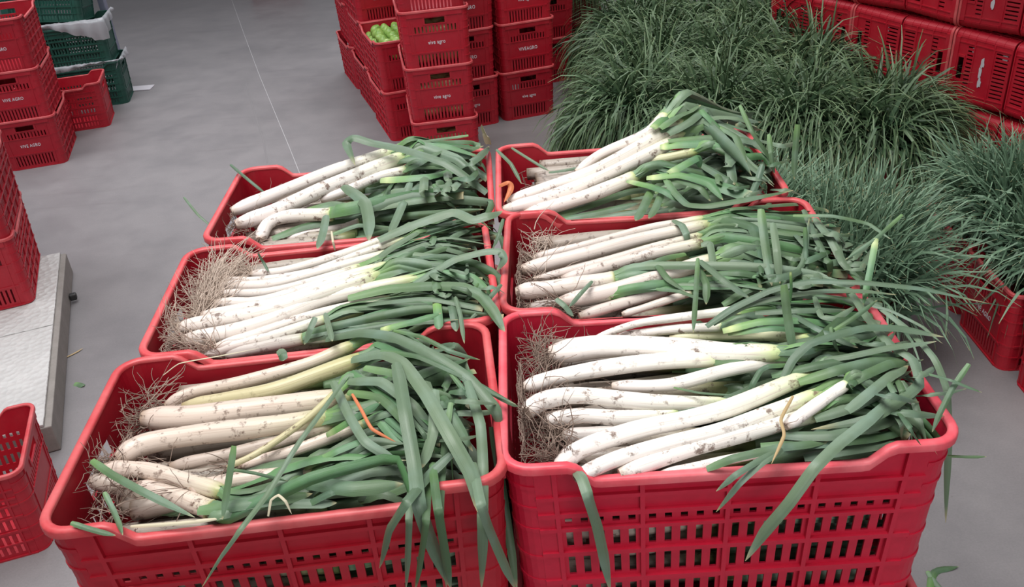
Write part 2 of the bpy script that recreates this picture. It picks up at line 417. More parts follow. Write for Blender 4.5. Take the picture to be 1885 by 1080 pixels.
# per crate: leeks = (points px, diameter px start, end, height offset above rim at start/end, look, tint, leaf count)
LK = {
'FL': [
 ([(305, 748), (355, 722), (450, 702), (560, 672), (625, 646)], 20, 22, -.035, .00, 'slender cream', 5),
 ([(338, 750), (420, 735), (500, 720), (585, 690), (648, 668)], 26, 28, -.03, .005, 'pale greenish', 6),
 ([(266, 770), (359, 769), (470, 754), (559, 744), (625, 735)], 42, 34, -.02, .00, 'thick round-ended cream', 6),
 ([(217, 847), (267, 818), (359, 801), (470, 788), (572, 774)], 36, 32, -.02, .00, 'thick muddy-sided', 6),
 ([(315, 859), (415, 838), (507, 815), (590, 790)], 22, 22, -.035, -.01, 'half-buried pinkish', 4),
 ([(193, 862), (267, 866), (335, 883), (392, 900)], 27, 26, -.02, -.015, 'short downward-bending', 3),
 ([(167, 884), (211, 892), (267, 913)], 27, 30, -.03, -.04, 'dull mauve-grey', 3),
 ([(255, 893), (322, 912), (378, 934)], 24, 34, -.025, -.025, 'smooth ivory', 3),
 ([(352, 902), (415, 887), (500, 876), (560, 868)], 28, 22, -.02, -.01, 'stubby bright', 4),
 ([(418, 860), (480, 830), (560, 775), (612, 728)], 10, 13, .0, .02, 'thin yellow-green', 3),
 ([(440, 858), (515, 838), (590, 812), (650, 790)], 20, 20, -.02, .0, 'pale split', 5),
],
'ML': [
 ([(463, 505), (521, 499), (617, 473), (705, 442)], 16, 16, -.015, .01, 'white', 5),
 ([(415, 516), (473, 516), (569, 502), (665, 467), (722, 448)], 14, 14, -.02, .015, 'purple-streaked', 5),
 ([(410, 525), (497, 524), (593, 500), (689, 474)], 19, 17, -.015, .01, 'plain white', 5),
 ([(405, 540), (485, 539), (569, 521), (641, 499)], 16, 16, -.015, .01, 'narrow white', 5),
 ([(398, 558), (473, 556), (545, 538), (629, 511), (690, 495)], 20, 18, -.01, .015, 'creamy', 5),
 ([(371, 582), (436, 570), (521, 555), (605, 525), (670, 508)], 20, 20, -.01, .015, 'tan-stained', 5),
 ([(329, 604), (400, 590), (497, 572), (593, 540), (670, 515)], 27, 24, -.015, .015, 'blunt-ended white', 6),
 ([(338, 626), (412, 614), (497, 590), (593, 552), (665, 535), (740, 520)], 28, 22, -.02, .01, 'long curved', 6),
 ([(395, 640), (473, 614), (545, 590), (617, 570), (695, 556)], 18, 18, -.02, -.005, 'lilac-tinged', 4),
 ([(371, 657), (424, 638), (497, 620), (580, 594)], 18, 18, -.03, -.01, 'dusty', 4),
 ([(415, 653), (473, 640), (545, 626)], 22, 20, -.035, -.02, 'brown-shaded', 4),
],
'TL': [
 ([(426, 390), (499, 360), (579, 328), (646, 303), (705, 285)], 23, 20, -.01, .03, 'straight bright white', 7),
 ([(434, 414), (515, 384), (595, 348), (658, 322), (722, 298)], 25, 26, -.015, .02, 'thick clean', 8),
 ([(590, 368), (640, 350), (690, 328), (735, 316)], 16, 18, -.015, .01, 'short side', 7),
 ([(478, 442), (494, 412), (531, 398), (600, 395)], 20, 24, -.03, -.005, 'hooked', 6),
 ([(528, 440), (585, 424), (650, 412)], 16, 20, -.04, -.03, 'deep-lying', 5),
],
'TR': [
 ([(1060, 318), (1110, 282), (1186, 250), (1215, 225)], 16, 24, .02, .075, 'steeply leaning', 6),
 ([(933, 372), (1012, 344), (1094, 316), (1176, 272), (1235, 238)], 22, 26, -.01, .06, 'long white', 6),
 ([(926, 388), (1012, 364), (1094, 332), (1180, 292), (1236, 262)], 26, 22, -.015, .045, 'round-ended white', 7),
 ([(966, 395), (1044, 372), (1100, 354), (1152, 333)], 24, 24, -.02, .02, 'pink-tinted', 7),
 ([(1070, 334), (1150, 308), (1210, 294), (1262, 282)], 16, 16, .0, .035, 'pale green', 6),
],
'MR': [
 ([(981, 475), (1075, 452), (1198, 420), (1268, 408)], 16, 15, -.02, .02, 'brown-speckled', 6),
 ([(960, 497), (1075, 468), (1180, 440), (1275, 420)], 27, 20, -.015, .02, 'round-ended', 6),
 ([(982, 515), (1110, 482), (1185, 460), (1265, 440)], 15, 15, -.01, .02, 'slim white', 6),
 ([(1033, 515), (1145, 483), (1200, 468), (1270, 452)], 22, 20, -.01, .02, 'smooth white', 6),
 ([(950, 538), (1040, 527), (1115, 516)], 30, 26, -.015, .0, 'fat bulb-ended', 4),
 ([(1030, 556), (1145, 530), (1233, 503), (1295, 485)], 28, 26, -.01, .02, 'broad muddy', 7),
 ([(1066, 582), (1163, 553), (1233, 534), (1290, 518)], 20, 18, -.02, .0, 'pinkish-brown', 5),
 ([(975, 567), (1047, 558), (1110, 546)], 22, 22, -.03, -.01, 'short buried', 3),
 ([(1145, 579), (1200, 562), (1260, 542)], 13, 14, -.02, .0, 'thin front', 4),
],
'FR': [
 ([(1092, 624), (1167, 597), (1250, 584), (1340, 573)], 12, 17, -.02, .015, 'slim arching', 5),
 ([(1140, 619), (1233, 607), (1312, 602)], 16, 16, -.03, .0, 'brown-spotted', 5),
 ([(1233, 622), (1330, 617), (1410, 618), (1470, 622)], 16, 20, -.025, .01, 'greenish', 6),
 ([(1010, 652), (1107, 638), (1233, 640), (1320, 648), (1400, 650)], 42, 28, -.005, .02, 'thickest bright white', 7),
 ([(963, 714), (1033, 692), (1167, 670), (1290, 660)], 26, 32, -.015, .005, 'tapered white', 5),
 ([(1127, 711), (1233, 708), (1333, 683), (1432, 662)], 22, 24, -.015, .01, 'sinuous white', 6),
 ([(967, 760), (1000, 738), (1067, 728), (1200, 741), (1310, 744)], 34, 24, .0, -.01, 'arched white', 3),
 ([(997, 775), (1067, 765), (1150, 770), (1225, 763)], 26, 28, -.025, -.02, 'lavender-ended', 3),
 ([(1035, 803), (1133, 795), (1205, 782)], 26, 28, -.04, -.035, 'shaded cream', 3),
 ([(1025, 866), (1067, 828), (1167, 793), (1267, 771), (1350, 748), (1460, 702)], 34, 27, -.015, .015, 'long glossy', 7),
 ([(1057, 879), (1133, 845), (1233, 815), (1333, 790), (1420, 758), (1478, 736)], 27, 24, -.02, .01, 'long slender', 6),
 ([(1140, 872), (1233, 839), (1317, 813), (1420, 785), (1480, 768)], 28, 26, -.025, .0, 'straight white', 6),
 ([(1217, 872), (1317, 851), (1390, 836)], 16, 16, -.03, -.02, 'lowest thin', 4),
 ([(1446, 785), (1512, 738), (1548, 714)], 22, 17, .01, .03, 'short white-based bright green', 7),
]}
# where the leaves of each crate end (pixel line back -> front)
ENDS = {'TL': ((893, 262), (900, 375)), 'TR': ((1395, 225), (1425, 365)), 'ML': ((905, 405), (912, 570)), 'MR': ((1525, 400), (1610, 560)), 'FL': ((870, 640), (880, 850)), 'FR': ((1630, 590), (1690, 800))}
UP = {'TL': .03, 'TR': .04, 'ML': .02, 'MR': .03, 'FL': .02, 'FR': .015}
ordn = ['backmost', 'second', 'third', 'fourth', 'fifth', 'sixth', 'seventh', 'eighth', 'ninth', 'tenth', 'eleventh', 'twelfth', 'thirteenth', 'fourteenth']
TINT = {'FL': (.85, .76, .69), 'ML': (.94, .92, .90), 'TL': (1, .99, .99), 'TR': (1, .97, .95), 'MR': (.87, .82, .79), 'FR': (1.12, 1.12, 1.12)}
def clamper(k, o=Vector((0, 0, 0))):
    (cx, cy), yaw, nm = near[k]; c, s = math.cos(yaw), math.sin(yaw)
    def f(p):
        x, y = p.x + o.x - cx, p.y + o.y - cy; lx, ly = c * x + s * y, -s * x + c * y
        lx = max(-.258 + abs(math.sin(p.z * 400)) * .008, lx); ly = max(-.158 + abs(math.sin(p.x * 300)) * .006, min(.16, ly))
        return Vector((cx + c * lx - s * ly - o.x, cy + s * lx + c * ly - o.y, p.z))
    return f
leeks = {}
def build_leeks():
    for k, lst in LK.items():
        ends = ENDS[k]; ys = [l[0][0][1] for l in lst]; nm = near[k][2]; leeks[k] = []
        for i, (pp, d0, d1, h0, h1, lk, nl) in enumerate(lst):
            n = len(pp); P3 = [at(x, y, RIM + h0 + (h1 - h0) * j / (n - 1)) for j, (x, y) in enumerate(pp)]
            r0 = d0 / 2 * 1.08 * (P3[0] - CAM).length / F; r1 = d1 / 2 * 1.08 * (P3[-1] - CAM).length / F
            w_ = 'from the back' if i else ''
            e = empty('leek', P3[0], label='%s leek, %s %sin the %s' % (lk, ordn[i], 'from the back ' if i else 'one ', nm), category='leek')
            o3 = [p - P3[0] for p in P3]; o3.append(o3[-1] + (o3[-1] - o3[-2]).normalized() * (o3[-1] - o3[0]).length * .13); C = catmull(o3, 30)
            def rad(t, r0=r0, r1=r1, ph0=i * 1.7):
                r = r0 + (r1 - r0) * t
                if t < .10: r *= .62 + .38 * math.sin(min(1, t / .10) * math.pi / 2) 
                if t > .84: r *= 1 - .45 * ((t - .84) / .16) ** 1.5
                return r * (1 + .035 * math.sin(t * 17 + ph0) + .06 * math.exp(-((t - .06) / .06) ** 2))
            V, Fc, UV = tube(C, rad, 14, ridge=.045)
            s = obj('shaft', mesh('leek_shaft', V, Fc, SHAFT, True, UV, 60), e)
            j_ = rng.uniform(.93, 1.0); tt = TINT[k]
            if 'mauve' in lk or 'shaded' in lk or 'buried' in lk: tt = tuple(a * .72 for a in tt)  # shade on buried and shadowed shafts, put into a darker tint
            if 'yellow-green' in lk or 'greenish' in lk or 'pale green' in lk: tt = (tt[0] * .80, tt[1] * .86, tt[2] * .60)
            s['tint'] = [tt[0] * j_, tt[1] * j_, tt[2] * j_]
            # roots
            V = []; Fc = []; d = (o3[0] - o3[1]).normalized(); nr, ln, gx = {'FR': (46, .075, 1.2), 'ML': (46, .085, .9), 'MR': (40, .07, 1.0), 'FL': (36, .06, .9), 'TL': (18, .035, .8), 'TR': (6, .03, .6)}[k]
            if pp[0][0] > ends[0][0] - 420 and k in ('FL', 'ML') or lk.startswith(('slim arch', 'brown-spot', 'greenish', 'short white', 'lowest', 'sinuous', 'straight white', 'steep', 'pale green', 'thin', 'short side')): nr = 5; ln = .02
            for q in range(nr):
                dd = d + Vector((rng.gauss(0, .5), rng.gauss(0, .55) * gx, rng.gauss(0, .45) + .05))
                if k == 'ML': dd += Vector((-.1, rng.choice((-.8, .5, .8)), .5))
                if k == 'FR': dd += Vector((.25, rng.uniform(-.9, .9), .35))
                strand(Vector((rng.gauss(0, r0 * .3), rng.gauss(0, r0 * .3), rng.gauss(0, r0 * .3))), dd, ln * rng.uniform(.5, 1.15), rng.uniform(.0006, .0011), V, Fc, clamp=clamper(k, P3[0]))
            obj('roots', mesh('leek_roots', V, Fc, ROOT2 if k == 'ML' else ROOT, True), e)
            f = (pp[0][1] - min(ys)) / max(1, max(ys) - min(ys)); f = .5 * f + .5 * i / max(1, len(lst) - 1)
            a = Vector(pp[-1]); Tn = (C[-1] - C[-5]).normalized()
            nl = nl + 2
            for j in range(nl):
                g = min(1.08, max(-.08, f + rng.uniform(-.16, .16))); q = rng.uniform(.78, 1.04) if k != 'FL' else rng.uniform(.6, 1.0)
                ex = ends[0][0] + (ends[1][0] - ends[0][0]) * g; ey = ends[0][1] + (ends[1][1] - ends[0][1]) * g
                ex = a.x + (ex - a.x) * q; ey = a.y + (ey - a.y) * q
                hz = UP[k] * rng.uniform(-1.2, 1.3) - .01
                E_ = at(ex, ey, RIM + hz) - P3[0]
                ph = math.pi * (.12 + .76 * (j + .5) / nl); sd = Tn.cross(Vector((0, 0, 1))).normalized(); un = sd.cross(Tn)
                o_ = (sd * math.cos(ph) + un * math.sin(ph)) * r1
                S_ = C[-7] + o_ * .80; S2 = C[-3] + o_ * .85
                dist = (E_ - C[-1]).length
                M1 = C[-1] + Tn * dist * .14 + o_ * rng.uniform(.7, 1.7)
                M2 = C[-1] + (E_ - C[-1]) * rng.uniform(.5, .75) + Vector((0, rng.uniform(-.022, .022), rng.uniform(.0, .022)))
                pts = [S_, S2, M1, M2, E_]
                if rng.random() < .4: pts.append(E_ + Vector((rng.uniform(-.03, .03), rng.uniform(-.07, .03), rng.uniform(-.04, .0))))
                wd = max(.009, min(.027, r1 * rng.uniform(.95, 1.75)))
                V, Fc, UV = ribbon(pts, wd, rng.uniform(.15, .6), rng.random() < .65, rng.uniform(-1.3, 1.3), u0=.0, open_end=rng.random() < .25, n=22, kink=rng.choice((.1, .5, .9)), nrm=(NV * .4 + o_.normalized()).normalized())
                m = LEAF if rng.random() < .5 else (LEAF2 if rng.random() < .6 else LEAF3)
                obj('leaf', mesh('leek_leaf', V, Fc, m, True, UV), e)
            leeks[k].append((e, a, P3[0]))
build_leeks()

# filling under the visible leeks: the lower layers in each crate, seen through the slots and between the shafts
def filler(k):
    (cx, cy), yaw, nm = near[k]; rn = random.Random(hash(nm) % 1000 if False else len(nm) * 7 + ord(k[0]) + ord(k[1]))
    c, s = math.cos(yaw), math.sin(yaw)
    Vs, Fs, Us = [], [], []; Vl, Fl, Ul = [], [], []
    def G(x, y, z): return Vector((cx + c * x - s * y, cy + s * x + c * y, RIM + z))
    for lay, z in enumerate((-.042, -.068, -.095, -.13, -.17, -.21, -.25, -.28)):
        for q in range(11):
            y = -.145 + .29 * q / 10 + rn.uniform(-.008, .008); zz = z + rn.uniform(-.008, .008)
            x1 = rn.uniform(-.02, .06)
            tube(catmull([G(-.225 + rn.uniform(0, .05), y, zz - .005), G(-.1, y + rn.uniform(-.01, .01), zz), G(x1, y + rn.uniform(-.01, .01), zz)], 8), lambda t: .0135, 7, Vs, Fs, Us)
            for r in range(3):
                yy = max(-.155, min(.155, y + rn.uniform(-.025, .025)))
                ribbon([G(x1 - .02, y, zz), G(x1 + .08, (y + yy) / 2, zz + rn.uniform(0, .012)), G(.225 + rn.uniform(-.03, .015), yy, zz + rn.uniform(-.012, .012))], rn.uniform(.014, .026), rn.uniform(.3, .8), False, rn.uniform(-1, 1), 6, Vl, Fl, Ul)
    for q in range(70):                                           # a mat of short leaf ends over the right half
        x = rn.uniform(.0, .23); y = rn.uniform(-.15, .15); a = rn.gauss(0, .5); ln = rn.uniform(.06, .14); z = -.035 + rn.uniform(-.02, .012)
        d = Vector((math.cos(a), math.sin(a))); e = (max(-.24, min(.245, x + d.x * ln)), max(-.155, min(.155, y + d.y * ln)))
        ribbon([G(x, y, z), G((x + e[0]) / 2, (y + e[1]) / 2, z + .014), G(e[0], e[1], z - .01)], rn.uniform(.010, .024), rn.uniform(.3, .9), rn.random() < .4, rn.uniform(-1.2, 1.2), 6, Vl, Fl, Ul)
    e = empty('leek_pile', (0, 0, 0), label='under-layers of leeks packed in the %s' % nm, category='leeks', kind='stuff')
    o = obj('shaft_layers', mesh('pile_shafts', Vs, Fs, SHAFT, True, Us), e, kind='stuff'); o['tint'] = [.45, .41, .37]  # low tint puts the shade inside the crate into these shafts
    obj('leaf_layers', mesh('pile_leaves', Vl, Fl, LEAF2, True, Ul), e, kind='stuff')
    # loose roots matted at the left end
    V = []; Fc = []
    nn = {'FR': 420, 'ML': 330, 'MR': 260, 'FL': 200, 'TL': 60, 'TR': 12}[k]
    for q in range(nn):
        y = rn.uniform(-.14, .14)
        if k == 'ML': y = rn.uniform(-.1, .14)
        p = G(-.235 + abs(rn.gauss(0, .022)), y, rn.uniform(-.065, -.015))
        if k == 'ML': dd = Vector((rn.gauss(.45, .18), rn.gauss(.7, .2), rn.gauss(.5, .15))); ln = rn.uniform(.05, .12); r = rn.uniform(.0009, .0015)
        else: dd = Vector((rn.gauss(.2, .6), rn.gauss(0, .9), rn.gauss(.35, .3))); ln = rn.uniform(.03, .075); r = rn.uniform(.0006, .0013)
        strand(p, dd, ln, r, V, Fc, .45, rn, clamper(k))
    obj('matted_roots', mesh('pile_roots', V, Fc, ROOT2 if k in ('ML', 'MR') else ROOT, True), e, kind='stuff')
for k in near: filler(k)

# leaves that stand out: traced one by one; h = height above the rim plane, or ('y', depth) for a hanging point
fy = lambda k, o=0: near[k][0][1] - W / 2 - .008 - o
TR_ = {
'TL': [([(897, 354, .0), (824, 300, .05), (740, 272, .065), (684, 261, .07), (650, 251, .08), (637, 262, .07), (654, 304, .045)], 14, 'b'),
 ([(632, 340, .02), (655, 356, .03), (671, 372, .03), (677, 400, .02), (679, 443, .0)], 19, 'b'), ([(900, 265, .02), (895, 248, .05), (887, 229, .08)], 11, 'p'),
 ([(862, 248, .05), (800, 256, .05), (738, 266, .04)], 6, 'a'), ([(754, 335, .02), (738, 380, .015), (716, 430, .0)], 14, 'b'), ([(600, 395, .01), (594, 425, .005), (584, 458, -.005)], 13, 'b'),
 ([(424, 302, .02), (455, 328, .02), (492, 358, -.01)], 5, 'b'), ([(338, 362, .02), (365, 395, .01), (402, 426, -.02)], 4, 'b'), ([(798, 338, .03), (815, 360, .02), (840, 384, .0)], 8, 'a'),
 ([(560, 388, -.01), (610, 374, .0), (660, 380, .0), (720, 372, -.01)], 20, 'a'), ([(660, 400, -.02), (740, 385, -.01), (820, 372, -.01), (885, 372, -.03)], 18, 'a'),
 ([(690, 300, .02), (760, 290, .03), (830, 280, .03), (890, 268, .02)], 14, 'a'), ([(700, 330, .01), (790, 322, .02), (880, 300, .0)], 16, 'c'), ([(720, 350, .0), (800, 345, .02), (890, 330, -.01)], 16, 'b'),
 ([(500, 438, -.03), (560, 415, -.02), (660, 398, -.015), (740, 392, -.02)], 14, 'a'), ([(610, 430, -.01), (660, 412, .0), (740, 420, -.02)], 9, 'a')],
'ML': [([(676, 509, .015), (700, 470, .03), (737, 444, .035), (784, 417, .03)], 14, 'b'), ([(759, 524, .02), (834, 477, .035), (890, 462, .04), (921, 461, .04), (927, 476, .03), (914, 498, .01)], 15, 'b'),
 ([(640, 547, .01), (710, 530, .02), (790, 524, .03), (850, 526, .035), (884, 542, .03), (908, 572, .02), (930, 614, .0)], 20, 'a'),
 ([(696, 440, .03), (760, 412, .04), (834, 388, .05), (870, 402, .045), (900, 394, .05), (925, 388, .04)], 20, 'b'),
 ([(803, 548, .02), (806, 580, .02), (808, 606, .01)], 16, 'c'), ([(826, 538, .02), (834, 575, .015), (840, 610, .0)], 14, 'b'), ([(838, 545, .03), (848, 580, .03), (855, 632, .03)], 8, 'b'),
 ([(880, 520, .02), (862, 545, .02), (845, 567, .0)], 8, 'a'), ([(922, 522, .02), (893, 555, .015), (862, 590, .0)], 10, 'b'), ([(926, 402, .05), (918, 430, .04), (906, 458, .02)], 7, 'b'),
 ([(598, 575, .02), (605, 600, .03), (612, 628, .03)], 10, 'b'), ([(580, 583, .02), (570, 605, .01), (560, 634, -.01)], 12, 'b'), ([(514, 642, -.005), (519, 650, .005), (521, 664, -.002)], 16, 'a'),
 ([(610, 425, .03), (613, 445, .02), (617, 462, .0)], 4, 'p'), ([(476, 466, .03), (485, 482, .01), (495, 500, .0)], 5, 'b'),
 ([(720, 555, -.01), (760, 548, .0), (810, 560, .0), (868, 572, -.02)], 14, 'a'), ([(660, 590, -.02), (740, 575, -.01), (820, 570, -.02)], 13, 'a'), ([(640, 600, -.02), (700, 590, -.01), (780, 588, -.02)], 12, 'b')],
'TR': [([(1215, 240, .07), (1265, 229, .075), (1320, 214, .08), (1360, 216, .075), (1395, 234, .05)], 11, 'b'), ([(1215, 268, .05), (1245, 264, .055), (1300, 262, .055), (1342, 265, .05)], 16, 'c'),
 ([(1230, 258, .06), (1290, 252, .06), (1340, 250, .06), (1390, 262, .05), (1424, 296, .03)], 11, 'a'), ([(1343, 264, .05), (1345, 300, .045), (1352, 340, .02)], 15, 'b'),
 ([(1363, 193, .12), (1385, 240, .09), (1413, 280, .05), (1430, 310, .02)], 8, 'a'), ([(1416, 246, .08), (1420, 280, .06), (1426, 320, .02)], 8, 'a'), ([(1469, 229, .1), (1464, 280, .05), (1462, 330, .0)], 9, 'a'),
 ([(1222, 321, .04), (1240, 350, .04), (1265, 374, .035), (1304, 377, .04), (1380, 364, .05), (1460, 350, .05)], 13, 'a'), ([(1155, 331, .03), (1195, 340, .04), (1225, 351, .04), (1270, 378, .02)], 13, 'c'),
 ([(1190, 326, .04), (1248, 320, .05), (1304, 335, .05), (1331, 368, .03)], 13, 'c'), ([(1200, 332, .03), (1242, 328, .04), (1290, 344, .04), (1308, 370, .02)], 12, 'a'),
 ([(1198, 350, .03), (1186, 376, .02), (1170, 406, .01)], 14, 'a'), ([(1218, 354, .03), (1208, 378, .02), (1194, 402, .01)], 12, 'a'),
 ([(914, 274, .03), (940, 300, .02), (960, 338, -.01)], 6, 'b'), ([(942, 271, .02), (975, 292, .01), (1012, 315, -.01)], 5, 'b'), ([(1010, 316, -.01), (1040, 312, .0), (1076, 306, .0)], 6, 'b'),
 ([(1404, 302, .06), (1395, 330, .04), (1382, 362, .02)], 10, 'b'), ([(1200, 235, .08), (1225, 212, .09), (1247, 190, .105)], 13, 'c'), ([(1215, 235, .08), (1250, 210, .09), (1290, 193, .1)], 12, 'a'),
 ([(1230, 245, .07), (1270, 222, .085), (1300, 198, .09), (1310, 226, .06)], 14, 'b'), ([(1230, 318, .05), (1262, 300, .06), (1286, 288, .065), (1290, 310, .04)], 14, 'c'),
 ([(1000, 402, -.03), (1080, 378, -.02), (1160, 350, -.01), (1230, 345, -.01)], 14, 'a'), ([(1020, 405, -.03), (1100, 390, -.02), (1180, 372, -.01)], 12, 'a'), ([(1060, 408, -.03), (1140, 394, -.02), (1230, 380, -.01)], 11, 'b'),
 ([(1290, 300, .03), (1340, 330, .03), (1380, 345, .0)], 14, 'b'), ([(1320, 230, .07), (1355, 250, .07), (1375, 300, .04)], 12, 'a')],
'MR': [([(1285, 474, .04), (1281, 540, .05), (1276, 612, .06)], 9, 'a'), ([(1262, 466, .02), (1230, 472, .03), (1208, 481, .03), (1228, 510, .025), (1264, 538, .01)], 12, 'a'),
 ([(1288, 478, .04), (1330, 512, .04), (1382, 550, .02)], 13, 'b'), ([(1290, 450, .035), (1307, 446, .04), (1313, 480, .035), (1321, 530, .01)], 13, 'b'),
 ([(1320, 455, .03), (1370, 456, .04), (1420, 470, .03)], 12, 'b'), ([(1290, 398, .03), (1340, 402, .04), (1385, 416, .045), (1396, 450, .04), (1400, 538, .02)], 18, 'a'),
 ([(1240, 404, .03), (1255, 412, .04), (1264, 430, .035), (1272, 455, .01)], 13, 'b'), ([(1090, 516, .02), (1068, 540, .02), (1046, 566, .0)], 8, 'b'), ([(1024, 549, .02), (1040, 562, .015), (1056, 582, .0)], 11, 'b'),
 ([(1401, 384, .09), (1408, 440, .06), (1421, 526, .02)], 15, 'a'), ([(1423, 409, .08), (1430, 460, .06), (1436, 522, .02)], 13, 'b'), ([(1483, 418, .08), (1484, 460, .05), (1486, 512, .02)], 8, 'a'),
 ([(1208, 530, .01), (1250, 534, .02), (1300, 552, .01)], 9, 'a'), ([(1280, 480, .03), (1300, 520, .03), (1300, 560, .01)], 13, 'a'), ([(1300, 500, .02), (1360, 500, .03), (1420, 508, .02), (1480, 500, .0)], 14, 'a'),
 ([(1290, 470, .02), (1350, 478, .03), (1430, 490, .02), (1500, 510, .0)], 16, 'b'), ([(1480, 385, .04), (1500, 430, .04), (1520, 470, .03), (1525, 510, .0)], 12, 'b'), ([(1500, 400, .04), (1530, 440, .04), (1560, 500, .01)], 14, 'b'),
 ([(1425, 560, .0), (1440, 530, .02), (1480, 480, .04), (1490, 400, .05)], 10, 'b'), ([(1330, 560, .0), (1380, 530, .02), (1440, 520, .02), (1510, 520, .0)], 14, 'a'),
 ([(1540, 430, .03), (1550, 480, .03), (1600, 530, .0)], 13, 'b'), ([(1460, 395, .05), (1530, 395, .06), (1600, 410, .05), (1640, 440, .04)], 8, 'a')],
'FL': [([(600, 622, .0), (660, 610, .03), (720, 616, .045), (790, 648, .05), (860, 692, .04), (912, 752, .02), (921, 792, -.01)], 21, 'b'),
 ([(646, 660, .02), (700, 648, .04), (740, 664, .055), (785, 724, .06), (829, 801, .05), (868, 872, .02), (879, 942, ('y', .0))], 25, 'b'),
 ([(728, 666, .06), (736, 700, .065), (746, 760, .06), (762, 850, .03), (772, 930, ('y', .01)), (800, 1010, ('y', .0)), (832, 1085, ('y', .0))], 25, 'b'),
 ([(830, 835, .02), (790, 872, .01), (748, 922, ('y', .02)), (714, 975, ('y', .015)), (698, 1046, ('y', .0))], 19, 'b'),
 ([(860, 700, .04), (884, 780, .03), (889, 860, .0), (888, 960, ('y', .01)), (886, 1085, ('y', 0))], 19, 'b'),
 ([(870, 850, .01), (886, 930, ('y', .02)), (915, 1005, ('y', .01)), (950, 1085, ('y', 0))], 17, 'b'), ([(830, 740, .05), (820, 800, .03), (814, 870, .0), (810, 960, ('y', .01)), (822, 1085, ('y', 0))], 12, 'a'),
 ([(800, 716, .055), (797, 790, .04), (775, 862, .01)], 20, 'b'), ([(788, 880, .005), (783, 960, ('y', .02)), (764, 1085, ('y', .01))], 14, 'a'), ([(756, 890, .0), (752, 960, ('y', .01)), (747, 1085, ('y', 0))], 13, 'b'),
 ([(795, 850, .01), (806, 940, ('y', .02)), (830, 1085, ('y', .01))], 16, 'a'),
 ([(634, 697, .05), (596, 750, .05), (548, 815, .04), (490, 910, .02), (440, 975, ('y', .03)), (404, 1025, ('y', .03)), (370, 1083, ('y', .03))], 10, 'b'),
 ([(168, 846, .02), (205, 872, .02), (265, 905, .015), (359, 952, -.005)], 13, 'a'), ([(430, 820, .06), (420, 885, .03), (409, 956, .0)], 12, 'a'), ([(191, 905, .01), (208, 940, .0), (226, 985, .0)], 9, 'a'),
 ([(130, 961, .01), (165, 972, .005), (213, 985, .0)], 9, 'a'), ([(612, 700, .03), (640, 760, .035), (672, 812, .03), (735, 850, .01)], 17, 'b'), ([(500, 885, -.01), (570, 886, .0), (646, 898, .005), (742, 890, .0)], 27, 'a'),
 ([(363, 938, -.01), (433, 928, .0), (500, 918, .0), (575, 908, -.01)], 22, 'a'), ([(560, 930, -.015), (610, 905, .0), (660, 895, -.01)], 13, 'a'), ([(470, 930, -.02), (540, 925, -.01), (620, 925, -.015)], 18, 'b'),
 ([(648, 724, .05), (664, 752, .05), (684, 788, .045), (728, 813, .03)], 6, 'o'), ([(493, 950, .0), (498, 920, .015), (512, 910, .02), (526, 922, .015), (537, 946, .0)], 5, 'p'),
 ([(700, 606, .03), (755, 592, .04), (812, 576, .05)], 13, 'c'), ([(723, 606, .03), (775, 618, .045), (829, 645, .04), (884, 662, .02)], 9, 'a'), ([(700, 645, .04), (770, 655, .05), (850, 690, .04), (950, 744, .02)], 11, 'a'),
 ([(829, 685, .04), (868, 735, .03), (894, 780, .01)], 9, 'a'), ([(906, 785, -.02), (925, 900, -.10), (952, 1085, -.22)], 15, 'a'), ([(240, 968, -.02), (330, 962, -.01), (412, 953, -.01)], 7, 'p'),
 ([(300, 690, .0), (330, 668, .02), (400, 655, .03), (480, 640, .02)], 2.5, 'p'), ([(420, 862, .02), (470, 870, .02), (530, 885, .0)], 6, 'a'), ([(600, 870, .0), (640, 850, .01), (720, 838, .0)], 16, 'c'),
 ([(560, 860, .0), (620, 828, .02), (690, 800, .02)], 15, 'c'), ([(600, 800, .01), (650, 770, .03), (700, 740, .03)], 14, 'c'), ([(590, 900, -.01), (680, 868, .0), (760, 862, -.01)], 18, 'b'), ([(640, 700, .03), (700, 700, .045), (760, 745, .04), (800, 800, .01)], 20, 'b'),
 ([(640, 720, .02), (700, 730, .03), (750, 780, .03), (770, 840, .0)], 18, 'a'), ([(670, 675, .04), (740, 690, .05), (830, 760, .04), (870, 830, .01)], 18, 'a')],
'FR': [([(1300, 600, .02), (1348, 566, .04), (1420, 532, .06), (1493, 516, .075), (1590, 518, .08), (1700, 530, .075), (1820, 558, .06)], 13, 'b'),
 ([(1312, 596, .02), (1375, 560, .04), (1444, 544, .05), (1517, 534, .055), (1590, 534, .05), (1650, 542, .04)], 11, 'b'),
 ([(1440, 700, .02), (1460, 660, .04), (1493, 630, .055), (1589, 602, .06), (1660, 603, .055), (1738, 620, .05)], 14, 'b'), ([(1500, 662, .03), (1560, 655, .045), (1640, 638, .05), (1724, 628, .05)], 12, 'b'),
 ([(1562, 529, .05), (1600, 585, .05), (1640, 632, .045), (1682, 660, .04), (1694, 705, .03), (1650, 742, .03), (1600, 770, .025), (1493, 790, .0)], 17, 'b'),
 ([(1598, 548, .05), (1676, 608, .045), (1722, 660, .04), (1745, 720, .01), (1748, 800, -.05), (1744, 890, -.12), (1741, 962, -.18)], 12, 'b'),
 ([(1695, 683, .04), (1750, 698, .05), (1808, 722, .04)], 6, 'a'), ([(1784, 669, .06), (1755, 712, .04), (1733, 755, .02), (1716, 795, .0)], 9, 'a'), ([(1745, 838, -.04), (1780, 840, -.04), (1816, 840, -.04)], 5, 'a'),
 ([(1640, 735, .03), (1595, 776, .03), (1545, 815, .02), (1500, 860, .01), (1455, 922, ('y', .03)), (1410, 975, ('y', .03)), (1372, 1032, ('y', .03))], 20, 'b'),
